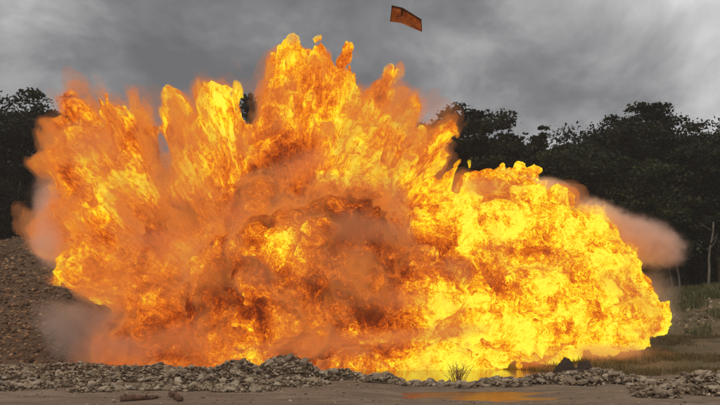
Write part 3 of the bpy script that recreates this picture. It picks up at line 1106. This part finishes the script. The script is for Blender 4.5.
# round cones: x0,y0, x1,y1 (photo px at YF), r0, r1 (px), depth offsets (m), streak 0..1, heat, part
# part: 0 left plume, 1 fountain, 2 centre column, 3 right feathered plume, 4 sooty centre billow, 5 right billow, 6 base
PRIMS = [
    (205, 335, 130, 215, 40, 50, 0, 0, 0.43, 0.62, 0),
    (135, 215, 96, 140, 52, 26, 0, -1, 0.64, 0.73, 0),
    (110, 170, 70, 99, 26, 5, 0, 0, 0.71, 0.62, 0),
    (104, 170, 82, 97, 24, 4, 1, 2, 0.71, 0.57, 0),
    (120, 180, 104, 99, 24, 5, -1, -2, 0.71, 0.79, 0),
    (130, 180, 120, 111, 20, 4, 0, 0, 0.71, 0.81, 0),
    (138, 185, 133, 119, 20, 4, -2, -3, 0.71, 0.81, 0),
    (146, 190, 148, 109, 22, 5, 0, 0, 0.71, 0.83, 0),
    (99, 180, 60, 127, 24, 6, 0, 1, 0.71, 0.67, 0),
    (104, 200, 58, 160, 26, 8, -1, -1, 0.71, 0.62, 0),
    (120, 230, 60, 215, 40, 14, 0, 0, 0.57, 0.57, 0),
    (115, 245, 58, 238, 34, 14, 1, 2, 0.49, 0.67, 0),
    (125, 255, 78, 268, 34, 18, -1, -2, 0.36, 0.69, 0),
    (150, 265, 106, 280, 36, 18, 0, 0, 0.36, 0.67, 0),
    (165, 300, 128, 335, 38, 24, 0, 0, 0.29, 0.52, 0),
    (150, 335, 112, 352, 26, 14, -2, -2, 0.22, 0.57, 0),
    (215, 330, 205, 170, 46, 40, 1, 1, 0.72, 0.62, 1),
    (190, 170, 176, 95, 24, 9, 0, 0, 0.8, 0.8, 1),
    (180, 150, 168, 111, 14, 5, 1, 1, 0.8, 0.62, 1),
    (205, 160, 205, 95, 22, 8, 2, 2, 0.8, 0.6, 1),
    (215, 160, 216, 91, 28, 12, -1, -1, 0.8, 0.92, 1),
    (230, 160, 234, 95, 22, 10, 0, 0, 0.8, 0.88, 1),
    (240, 180, 246, 127, 16, 6, 1, 1, 0.8, 0.7, 1),
    (275, 320, 290, 170, 62, 46, 0, 0, 0.23, 0.55, 2),
    (278, 150, 280, 54, 26, 9.9, 0, 0, 0.4, 0.82, 2),
    (270, 160, 267, 66, 20, 7.7, 1, 1, 0.45, 0.75, 2),
    (298, 140, 297, 58, 26, 9.9, -1, -1, 0.4, 0.75, 2),
    (318, 140, 318, 52, 24, 9.9, 0, 0, 0.4, 0.85, 2),
    (335, 140, 345, 58, 18, 7.7, 1, 1, 0.4, 0.6, 2),
    (308, 130, 306, 62, 22, 9.9, 2, 2, 0.4, 0.6, 2),
    (345, 58, 347, 53, 6, 5.5, 1, 1, 0.1, 0.75, 2),
    (325, 260, 370, 150, 60, 34, -1, -1, 0.45, 0.65, 3),
    (345, 150, 370, 91, 23.4, 8, 0, 0, 0.75, 0.75, 3),
    (355, 140, 390, 73, 21.6, 4, -1, -1, 0.75, 0.75, 3),
    (360, 170, 412, 107, 27.0, 8, 0, 0, 0.75, 0.81, 3),
    (375, 180, 432, 115, 25.2, 4, 1, 1, 0.75, 0.8, 3),
    (380, 190, 452, 129, 25.2, 3, -1, -2, 0.75, 0.85, 3),
    (390, 200, 444, 150, 23.4, 6, 1, 2, 0.75, 0.79, 3),
    (395, 215, 462, 166, 23.4, 3, -1, -2, 0.75, 0.8, 3),
    (400, 225, 456, 186, 21.6, 5, 0, 0, 0.75, 0.77, 3),
    (300, 290, 302, 270, 66, 60, -4, -5, 0, 0.45, 4),
    (360, 285, 356, 240, 56, 46, -4, -4, 0, 0.39, 4),
    (235, 300, 238, 280, 48, 44, -3, -3, 0.1, 0.45, 4),
    (330, 240, 345, 228, 34, 32, -5, -5, 0, 0.36, 4),
    (395, 300, 420, 290, 50, 46, -3, -3, 0, 0.58, 4),
    (215, 330, 205, 345, 30, 24, -3, -3, 0.2, 0.43, 4),
    (260, 210, 262, 205, 40, 36, -2, -2, 0.1, 0.53, 4),
    (400, 260, 500, 232, 56, 58, 0, 0, 0, 0.86, 5),
    (500, 235, 575, 265, 58, 50, 0, 0, 0, 0.96, 5),
    (575, 270, 628, 315, 48, 26, 0, 0, 0, 0.96, 5),
    (560, 300, 610, 322, 42, 28, -1, -1, 0, 0.99, 5),
    (630, 318, 640, 318, 24, 24, -1, -1, 0, 0.94, 5),
    (480, 196, 482, 190, 24, 20, 0, 0, 0.1, 0.82, 5),
    (515, 190, 520, 188, 24, 20, 1, 1, 0, 0.89, 5),
    (545, 212, 550, 210, 24, 22, 0, 0, 0, 0.94, 5),
    (585, 232, 590, 230, 24, 22, 1, 1, 0, 0.94, 5),
    (615, 262, 622, 262, 24, 20, 0, 0, 0, 0.92, 5),
    (455, 205, 450, 200, 24, 20, 1, 1, 0.3, 0.79, 5),
    (450, 290, 540, 310, 46, 44, -2, -2, 0, 0.78, 5),
    (632, 300, 636, 296, 24, 20, 1, 1, 0, 0.89, 5),
    (130, 352, 300, 352, 14, 22, 0, 0, 0.1, 0.5, 6),
    (300, 350, 470, 352, 22, 18, 0, 0, 0, 0.66, 6),
    (470, 352, 572, 350, 18, 13, 0, 0, 0, 0.95, 6),
    (240, 340, 500, 325, 30, 36, 0, 0, 0, 0.6, 6),
    (335, 170, 350, 95, 34, 20, 0, 0, 0.6, 0.7, 2),
    (325, 150, 328, 80, 26, 14, -1, -1, 0.6, 0.78, 2),
]
# extra hot or sooty patches: px, py, radius, delta heat
PATCH = [(226, 92, 18, .15), (105, 170, 14, .2), (90, 225, 14, .2), (140, 160, 12, .2), (175, 115, 10, .2), (128, 197, 30, .26), (122, 218, 16, .18), (238, 368, 30, .2), (212, 110, 26, .1), (298, 246, 20, .45), (302, 270, 14, .3), (338, 190, 24, .2), (350, 182, 14, .1),
         (375, 155, 34, .12), (520, 260, 80, .1), (575, 330, 45, .1), (470, 358, 60, .3), (400, 362, 45, .25), (420, 205, 28, .15), (440, 300, 20, .2), (300, 335, 20, .1), (265, 355, 22, .22),
         (200, 175, 20, .12), (155, 270, 16, .2), (75, 262, 12, .25), (212, 275, 18, .25), (196, 250, 16, .25), (310, 120, 30, .1),
         (158, 150, 20, -.35), (160, 240, 28, -.25), (190, 225, 20, -.15), (250, 275, 36, -.12), (345, 250, 36, -.22), (300, 215, 30, -.12), (205, 330, 36, -.16), (130, 345, 26, -.2),
         (455, 270, 22, -.28), (475, 290, 18, -.2), (275, 175, 18, -.25), (300, 165, 24, -.18), (380, 345, 30, -.2), (330, 340, 50, -.14), (480, 180, 18, -.12), (240, 210, 20, -.15), (400, 245, 25, -.15)]


# gaps between the jets: px0,py0 -> px1,py1, half-width at each end (photo px)
GAPS = [(250, 50, 253, 116, 22, 13), (154, 70, 157, 120, 14, 7), (360, 40, 360, 72, 5, 2), (468, 120, 452, 196, 14, 3), (466, 150, 438, 176, 8, 2), (197, 60, 197, 92, 5, 2), (112, 70, 112, 112, 6, 2),
        (30, 150, 62, 190, 8, 2), (430, 90, 418, 122, 7, 2), (395, 60, 396, 100, 5, 2)]


def build_fire_field():
    h = 0.115
    lo = fp(18, 335) * 1.0
    x0, x1 = fp(2, 300)[0], fp(695, 300)[0]
    y0, y1 = YF - 11, YF + 8.5
    z0, z1 = -0.7, fp(300, 20)[2]
    nx, ny, nz_ = [int(math.ceil((b - a) / h)) // 4 * 4 + 5 for a, b in ((x0, x1), (y0, y1), (z0, z1))]
    # coarse evaluation of the round cones
    cs = [np.arange(n // 4 + 1) * 4 * h + a for n, a in ((nx, x0), (ny, y0), (nz_, z0))]
    X, Y, Z = np.meshgrid(*cs, indexing='ij')
    P = np.stack([X, Y, Z], -1).astype(np.float32)
    D = np.full(X.shape, 50.0, np.float32)
    W = np.zeros(X.shape, np.float32) + 1e-9
    H = np.zeros_like(W)
    S = np.zeros_like(W)
    for (ax, ay, bx, by, r0, r1, d0, d1, st, ht, part) in PRIMS:
        a, b = fp(ax, ay, d0), fp(bx, by, d1)
        ab = b - a
        L2 = float(ab @ ab) + 1e-6
        tt = np.clip(((P - a) @ ab) / L2, 0, 1)
        d = np.linalg.norm(P - (a + tt[..., None] * ab), axis=-1) - (r0 * (1 - tt) + r1 * tt) * PX
        k = 0.5 if min(r0, r1) > 10 else 0.15
        hh = np.clip(0.5 + 0.5 * (D - d) / k, 0, 1)
        D = D * (1 - hh) + d * hh - k * hh * (1 - hh)
        wgt = np.exp(-np.clip(d, -3, 6) * 1.1)
        W += wgt
        H += wgt * ht
        S += wgt * st
    H /= W
    S /= W
    for px, py, r, dh in PATCH:
        c = fp(px, py)
        q = ((X - c[0]) ** 2 + (Z - c[2]) ** 2) / (r * PX) ** 2
        H += dh * np.exp(-q * 0.9)

    def up(A):
        for ax in range(3):
            A = np.moveaxis(A, ax, 0)
            n = (A.shape[0] - 1) * 4 + 1
            out = np.empty((n,) + A.shape[1:], np.float32)
            for j in range(4):
                f = j / 4
                out[j:n - 1:4] = A[:-1] * (1 - f) + A[1:] * f
            out[n - 1] = A[-1]
            A = np.moveaxis(out, 0, ax)
        return np.ascontiguousarray(A)
    Df = up(D)
    band = np.abs(Df) < 2.3
    idx = np.nonzero(band)
    pts = np.stack([idx[0] * h + x0, idx[1] * h + y0, idx[2] * h + z0], 1).astype(np.float32)
    st = up(S)[idx]
    # turbulence. streaked noise lives in stretched spherical coordinates about the blast origin
    v = pts - ORG.astype(np.float32)
    r = np.linalg.norm(v, axis=1) + 1e-3
    q = v / r[:, None] * (13 + 0.30 * r)[:, None] + 40
    ns = fbm(q * 0.62, 4, 0.55)
    warp = np.stack([vnoise(pts * 0.5 + 9), vnoise(pts * 0.5 + 31), vnoise(pts * 0.5 + 57)], 1) - 0.5
    pw = pts + warp * 1.6
    nb = fbm(pw * 0.42 + 20, 5, 0.58, billow=True)
    amp_s = np.clip(0.4 + r * 0.115, 0, 2.7)
    disp = st * (ns - 0.5) * 2.2 * amp_s + (1 - st) * (0.32 - nb) * -3.4 * 0.75
    disp = disp + (fbm(pw * 1.9 + 5, 2) - 0.5) * 0.55
    new = Df[idx] - disp
    wob = (fbm(pts * 0.5 + 80, 4, 0.6) - 0.5) * 3.6
    pz = pts[:, [0, 2]]
    for ax, ay, bx, by, r0, r1 in GAPS:
        a, b = fp(ax, ay)[[0, 2]], fp(bx, by)[[0, 2]]
        ab = b - a
        tt = np.clip(((pz - a) @ ab) / float(ab @ ab), 0, 1)
        d = np.linalg.norm(pz - (a + tt[:, None] * ab), axis=-1) - (r0 * (1 - tt) + r1 * tt) * PX
        new = np.maximum(new, -(d + wob * np.clip(1.2 - tt, 0.3, 1)))
    Df[idx] = new
    # keep above ground and closed at the box sides
    Df[0], Df[-1] = 1, 1
    Df[:, 0], Df[:, -1] = 1, 1
    Df[:, :, 0], Df[:, :, -1] = 1, 1
    return Df, (x0, y0, z0), h, (H, S, D, 4 * h)


def surface_nets(F, o, h):
    ins = F < 0
    nx, ny, nz_ = F.shape
    cnt = np.zeros((nx - 1, ny - 1, nz_ - 1), np.int8)
    for a in (0, 1):
        for b in (0, 1):
            for c in (0, 1):
                cnt += ins[a:nx - 1 + a, b:ny - 1 + b, c:nz_ - 1 + c]
    I, J, K = np.nonzero((cnt > 0) & (cnt < 8))
    vid = np.full(cnt.shape, -1, np.int32)
    vid[I, J, K] = np.arange(len(I))
    corners = [(a, b, c) for a in (0, 1) for b in (0, 1) for c in (0, 1)]
    vals = {c: F[I + c[0], J + c[1], K + c[2]] for c in corners}
    acc = np.zeros((len(I), 3), np.float32)
    num = np.zeros(len(I), np.float32)
    for ca in corners:
        for ax in range(3):
            if ca[ax] == 0:
                cb = list(ca)
                cb[ax] = 1
                cb = tuple(cb)
                va, vb = vals[ca], vals[cb]
                cr = (va < 0) != (vb < 0)
                tt = np.where(cr, va / np.where(cr, va - vb, 1), 0)
                p = np.tile(np.array(ca, np.float32), (len(I), 1))
                p[:, ax] = tt
                acc[cr] += p[cr]
                num += cr
    V = (acc / num[:, None] + np.stack([I, J, K], 1)) * h + np.array(o)
    faces = []
    for ax in range(3):
        sl0 = [slice(1, -1)] * 3
        sl0[ax] = slice(0, -1)
        sl1 = list(sl0)
        sl1[ax] = slice(1, None)
        a, b = ins[tuple(sl0)], ins[tuple(sl1)]
        cr = np.nonzero(a != b)
        off = np.array([1, 1, 1])
        off[ax] = 0
        base = np.stack(cr, 1) + off
        e1, e2 = [(1, 2), (2, 0), (0, 1)][ax]
        u = np.zeros(3, int)
        u[e1] = 1
        v = np.zeros(3, int)
        v[e2] = 1
        g_ = lambda q: vid[q[:, 0], q[:, 1], q[:, 2]]
        f = np.stack([g_(base - u - v), g_(base - v), g_(base), g_(base - u)], 1)
        flip = ~a[cr]
        f[flip] = f[flip][:, ::-1]
        faces.append(f[(f >= 0).all(1)])
    return V.astype(np.float32), np.concatenate(faces)


def tri_sample(A, p, o, h):
    q = (p - np.array(o)) / h
    i = np.clip(np.floor(q).astype(int), 0, np.array(A.shape) - 2)
    f = np.clip(q - i, 0, 1)
    out = 0
    for a in (0, 1):
        for b in (0, 1):
            for c in (0, 1):
                out = out + A[i[:, 0] + a, i[:, 1] + b, i[:, 2] + c] * (f[:, 0] if a else 1 - f[:, 0]) * (f[:, 1] if b else 1 - f[:, 1]) * (f[:, 2] if c else 1 - f[:, 2])
    return out


def fire_material():
    m, t = material('flame')
    geo = t.new('ShaderNodeNewGeometry')
    heat = t.new('ShaderNodeAttribute', attribute_name='glow_heat').outputs['Fac']
    streak = t.new('ShaderNodeAttribute', attribute_name='streak').outputs['Fac']
    flow = t.new('ShaderNodeAttribute', attribute_name='flow').outputs['Vector']
    relief = t.new('ShaderNodeAttribute', attribute_name='relief').outputs['Fac']
    pos = geo.outputs['Position']
    # curled turbulence for the billows
    wv = t.new('ShaderNodeTexNoise', {'Vector': pos, 'Scale': 1.1, 'Detail': 4, 'Roughness': 0.6})
    pw = t.vmath('ADD', pos, t.vmath('SCALE', t.vmath('SUBTRACT', wv.outputs['Color'], (0.5, 0.5, 0.5)), None, 1.5))
    n1 = t.noise(pw, 0.6, 7, 0.66, 0.6)
    rid = t.new('ShaderNodeTexNoise', {'Vector': pw, 'Scale': 1.9, 'Detail': 6, 'Roughness': 0.72, 'Distortion': 1.0})
    ridge = t.math('ABSOLUTE', t.math('SUBTRACT', rid.outputs['Fac'], 0.5))      # 0 along thin curled lines
    # streaked flow for the jets
    s1 = t.noise(flow, 0.75, 6, 0.62, 0.5)
    rs = t.math('ABSOLUTE', t.math('SUBTRACT', t.noise(flow, 1.7, 5, 0.64, 0.7), 0.5))
    nmix = t.math('ADD', t.math('MULTIPLY', n1, t.math('SUBTRACT', 1.0, streak)), t.math('MULTIPLY', s1, streak))
    rmix = t.math('ADD', t.math('MULTIPLY', ridge, t.math('SUBTRACT', 1.0, streak)), t.math('MULTIPLY', rs, streak))
    T = t.math('ADD', t.math('SUBTRACT', heat, 0.05), t.math('MULTIPLY', t.math('SUBTRACT', nmix, 0.5), 2.0))
    T = t.math('ADD', T, t.math('MULTIPLY', t.math('SUBTRACT', rmix, 0.075), 2.3))
    T = t.math('SUBTRACT', T, t.math('MULTIPLY', t.maprange(rmix, 0.0, 0.028, 1.0, 0.0), 0.26))
    T = t.math('ADD', T, t.math('MULTIPLY', relief, t.math('SUBTRACT', 1.0, t.math('MULTIPLY', streak, 0.6))))
    col = t.ramp(T, [(0.0, (0.13, 0.022, 0.005)), (0.18, (0.27, 0.036, 0.005)), (0.34, (0.50, 0.078, 0.006)), (0.52, (0.78, 0.15, 0.008)), (0.68, (0.98, 0.29, 0.011)), (0.79, (1.08, 0.57, 0.010)), (0.90, (1.15, 0.84, 0.014)), (1.0, (1.2, 0.96, 0.06))])
    em = t.new('ShaderNodeEmission', {'Color': col, 'Strength': 1.0})
    fray_ = t.new('ShaderNodeAttribute', attribute_name='fray').outputs['Fac']
    wisp = t.noise(t.vmath('MULTIPLY', flow, (1.0, 1.0, 1.0)), 1.1, 5, 0.6, 0.3)
    hole = t.maprange(t.math('ADD', fray_, t.math('MULTIPLY', t.math('SUBTRACT', wisp, 0.5), 1.3)), 0.27, 0.9, 0.0, 0.92, True)
    hole = t.math('MULTIPLY', hole, t.maprange(fray_, 0.0, 0.15, 0.0, 1.0))
    tr = t.new('ShaderNodeBsdfTransparent')
    mx = t.new('ShaderNodeMixShader', {0: hole, 1: em.outputs[0], 2: tr.outputs[0]})
    t.new('ShaderNodeOutputMaterial', {'Surface': mx.outputs[0]})
    m.cycles.emission_sampling = 'NONE'
    return m


F, fo, fh, (HH, SS, DD, ch) = build_fire_field()
V, Q = surface_nets(F, fo, fh)
_Fc = F[::2, ::2, ::2]
_g = [np.arange(n) * fh * 2 + o_ for n, o_ in zip(_Fc.shape, fo)]
_P = np.stack(np.meshgrid(*_g, indexing='ij'), -1).reshape(-1, 3).astype(np.float32)
_off = fbm(_P * 0.33 + 60, 3).reshape(_Fc.shape)
# less veil over the crisp right billow, more at the left
_side = np.clip((fp(480, 300)[0] - _P[:, 0]) / 12, 0, 1).reshape(_Fc.shape)
def shell(off_):
    A = _Fc - off_
    for ax in range(3):
        q = np.moveaxis(A, ax, 0)
        if ax < 2:
            q[:2] = 1
        q[-2:] = 1
    A[:, :, :2] = 1
    return surface_nets(A, fo, fh * 2)


SHELLS = [shell(_off * 1.7 - 0.85 + 0.33 * _side), shell(_off * 4.4 - 2.2 + 0.7 * _side)]
del F
print('fire verts', len(V), 'faces', len(Q))
heat = tri_sample(HH, V, fo, ch)
streak = np.clip(tri_sample(SS, V, fo, ch), 0, 1)
print('HEAT', heat.min(), heat.mean(), heat.max(), streak.mean())
over = tri_sample(DD, V, fo, ch)
fray = smooth(-0.4, 0.9, over) * (0.35 + 0.65 * smooth(0.15, 0.6, streak)) * smooth(1.0, 3.5, V[:, 2])
vv = V - ORG
rr_ = np.linalg.norm(vv, axis=1) + 1e-3
flow = vv / rr_[:, None] * (13 + 0.30 * rr_)[:, None] + 40
_w = np.stack([vnoise(V * 0.5 + 9), vnoise(V * 0.5 + 31), vnoise(V * 0.5 + 57)], 1) - 0.5
fineb = fbm((V + _w * 1.6) * 0.42 + 20, 5, 0.58, billow=True) + 0.18
M_FIRE = fire_material()
fire_root = empty('explosion_fireball', tuple(ORG * np.array([1, 1, 0])), 'huge yellow and orange petrol fireball billowing up from the river flat', 'fireball')
flame = mesh_np('flames', V, Q, M_FIRE, None, smooth=True)
for nm, arr in (('glow_heat', heat), ('streak', streak), ('relief', (fineb - 0.5) * 0.8), ('fray', fray)):
    a = flame.data.attributes.new(nm, 'FLOAT', 'POINT')
    a.data.foreach_set('value', arr.astype(np.float32))
a = flame.data.attributes.new('flow', 'FLOAT_VECTOR', 'POINT')
a.data.foreach_set('vector', flow.astype(np.float32).ravel())
flame.data.transform(Matrix.Translation(-fire_root.location))
flame.parent = fire_root


def gas_material(name, density, color, emit):
    m, t = material(name)
    ab = t.new('ShaderNodeVolumeAbsorption', {'Color': (0.0, 0.0, 0.0, 1), 'Density': density})
    em = t.new('ShaderNodeEmission', {'Color': (*color, 1), 'Strength': emit * density})
    add = t.new('ShaderNodeAddShader', {0: ab.outputs[0], 1: em.outputs[0]})
    t.new('ShaderNodeOutputMaterial', {'Volume': add.outputs[0]})
    m.cycles.homogeneous_volume = True
    return m


for (sv, sq), mat in zip(SHELLS, (gas_material('flame_gas', 0.6, (0.82, 0.20, 0.02), 1.0), gas_material('thin_flame_gas', 0.22, (0.52, 0.18, 0.06), 1.0))):
    o = mesh_np('glowing_gas', sv - np.array(fire_root.location), sq, mat, fire_root, smooth=True)


# smoke: lumpy soft clouds whose density thins towards their rims
def smoke_material(name, density, color, seed, nscale=1.3, edge=1.0, hard=2.2, glow=None):
    m, t = material(name)
    tcn = t.new('ShaderNodeTexCoord')
    ob = tcn.outputs['Object']                      # unit ball of the puff
    pos = t.new('ShaderNodeNewGeometry').outputs['Position']
    ln = t.n.new('ShaderNodeVectorMath')
    ln.operation = 'LENGTH'
    t.l.new(ob, ln.inputs[0])
    sc = t.vmath('ADD', pos, (seed * 3.1, seed * 1.7, seed * 5.3))
    n = t.noise(sc, nscale * 0.32, 5, 0.62, 0.7)
    d = t.math('SUBTRACT', 1.0, ln.outputs['Value'])
    d = t.math('ADD', t.math('MULTIPLY', d, edge), t.math('MULTIPLY', t.math('SUBTRACT', n, 0.52), 3.4))
    # fade fully before the mesh boundary
    rim = t.maprange(ln.outputs['Value'], 0.35, 0.99, 1.0, 0.0, True)
    d = t.math('MULTIPLY', t.math('MULTIPLY', d, hard, clamp=True), rim)
    pv = t.new('ShaderNodeVolumePrincipled', {'Color': (*color, 1), 'Density': t.math('MULTIPLY', d, density), 'Anisotropy': 0.0})
    if glow:  # emission that stands in for firelight scattered by smoke and dust
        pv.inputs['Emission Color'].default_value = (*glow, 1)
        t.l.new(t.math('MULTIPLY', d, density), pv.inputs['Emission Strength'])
    t.new('ShaderNodeOutputMaterial', {'Volume': pv.outputs[0]})
    m.cycles.volume_step_rate = 0.6
    return m


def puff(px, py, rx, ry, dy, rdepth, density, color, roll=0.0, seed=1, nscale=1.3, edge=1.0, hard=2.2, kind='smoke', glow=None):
    c = fp(px, py, dy)
    bm = bmesh.new()
    bmesh.ops.create_icosphere(bm, subdivisions=3, radius=1.0)
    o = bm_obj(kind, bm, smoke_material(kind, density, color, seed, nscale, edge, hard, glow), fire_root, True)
    s_ = (YF + dy) / F_PX
    o.location = Vector(c) - fire_root.location
    o.scale = (rx * s_, rdepth, ry * s_)
    o.rotation_euler = (0, R(roll), 0)
    return o


PINK = (0.97, 0.86, 0.80)
GREY = (0.70, 0.60, 0.53)
BROWN = (0.80, 0.55, 0.42)
SOOT = (0.42, 0.27, 0.19)
ROSE = (0.93, 0.72, 0.62)
GP = (0.24, 0.065, 0.012)      # dull orange emission: hot soot plus a stand-in for firelight scattered in smoke
GB = (0.42, 0.10, 0.012)  # stronger version, firelight and soot glow together
puff(634, 240, 62, 32, 1.0, 3.4, 1.0, ROSE, 16, 1, 3.6, 1.3, 1.6, glow=(0.07, 0.025, 0.01))  # faint emission imitates firelight on the drifting smoke
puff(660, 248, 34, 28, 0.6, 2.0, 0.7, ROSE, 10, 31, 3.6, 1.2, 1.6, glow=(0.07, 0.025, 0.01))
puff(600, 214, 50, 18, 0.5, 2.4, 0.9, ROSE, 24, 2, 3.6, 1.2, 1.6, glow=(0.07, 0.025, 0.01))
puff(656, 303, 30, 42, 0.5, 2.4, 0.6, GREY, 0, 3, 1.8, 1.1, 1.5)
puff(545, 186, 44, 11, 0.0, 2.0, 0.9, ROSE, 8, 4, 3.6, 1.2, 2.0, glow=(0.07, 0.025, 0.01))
puff(56, 205, 28, 66, 0.0, 2.6, 0.6, PINK, 0, 5, 1.8, 1.0, 1.5, glow=(0.05, 0.02, 0.01))  # firelight on the left smoke put in as weak emission
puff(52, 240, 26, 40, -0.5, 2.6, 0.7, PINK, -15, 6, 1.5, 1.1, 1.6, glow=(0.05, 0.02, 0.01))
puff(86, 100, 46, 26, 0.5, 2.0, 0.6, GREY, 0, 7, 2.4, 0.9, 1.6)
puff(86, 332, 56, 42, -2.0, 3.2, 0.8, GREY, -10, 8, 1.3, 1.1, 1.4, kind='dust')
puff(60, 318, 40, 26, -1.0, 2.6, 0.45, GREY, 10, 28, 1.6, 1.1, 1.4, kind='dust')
puff(120, 350, 60, 24, -3.0, 2.6, 0.7, BROWN, 0, 9, 1.3, 1.1, 1.5, kind='dust', glow=(0.06, 0.02, 0.006))  # weak emission paints firelight into the dust
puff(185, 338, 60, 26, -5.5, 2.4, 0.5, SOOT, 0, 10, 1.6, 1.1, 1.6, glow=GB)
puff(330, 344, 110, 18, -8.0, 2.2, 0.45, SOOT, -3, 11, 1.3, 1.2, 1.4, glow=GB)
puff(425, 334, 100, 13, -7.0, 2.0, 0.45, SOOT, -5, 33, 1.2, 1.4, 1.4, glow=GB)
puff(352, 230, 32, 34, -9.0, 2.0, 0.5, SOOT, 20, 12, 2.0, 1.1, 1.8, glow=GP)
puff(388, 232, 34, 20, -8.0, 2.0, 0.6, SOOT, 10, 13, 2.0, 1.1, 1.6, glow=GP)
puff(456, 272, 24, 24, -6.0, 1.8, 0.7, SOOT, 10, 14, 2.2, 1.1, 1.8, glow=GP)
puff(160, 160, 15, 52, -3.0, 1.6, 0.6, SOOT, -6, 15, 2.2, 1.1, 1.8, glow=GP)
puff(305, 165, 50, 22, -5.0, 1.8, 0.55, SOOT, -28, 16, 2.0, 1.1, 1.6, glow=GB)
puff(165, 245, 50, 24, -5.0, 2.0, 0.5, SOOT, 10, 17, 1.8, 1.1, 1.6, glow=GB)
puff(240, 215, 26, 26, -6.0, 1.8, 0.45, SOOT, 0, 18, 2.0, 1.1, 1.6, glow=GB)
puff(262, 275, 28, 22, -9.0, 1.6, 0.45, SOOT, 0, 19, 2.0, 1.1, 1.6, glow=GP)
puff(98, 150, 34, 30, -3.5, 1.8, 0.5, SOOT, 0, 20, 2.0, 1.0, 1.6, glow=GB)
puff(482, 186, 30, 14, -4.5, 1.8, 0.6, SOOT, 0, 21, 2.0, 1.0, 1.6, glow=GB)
puff(610, 352, 60, 13, -2.5, 2.4, 0.6, BROWN, 0, 22, 1.5, 1.2, 1.5, kind='dust', glow=(0.22, 0.06, 0.01))  # dust given orange emission to look like firelit haze over the ground
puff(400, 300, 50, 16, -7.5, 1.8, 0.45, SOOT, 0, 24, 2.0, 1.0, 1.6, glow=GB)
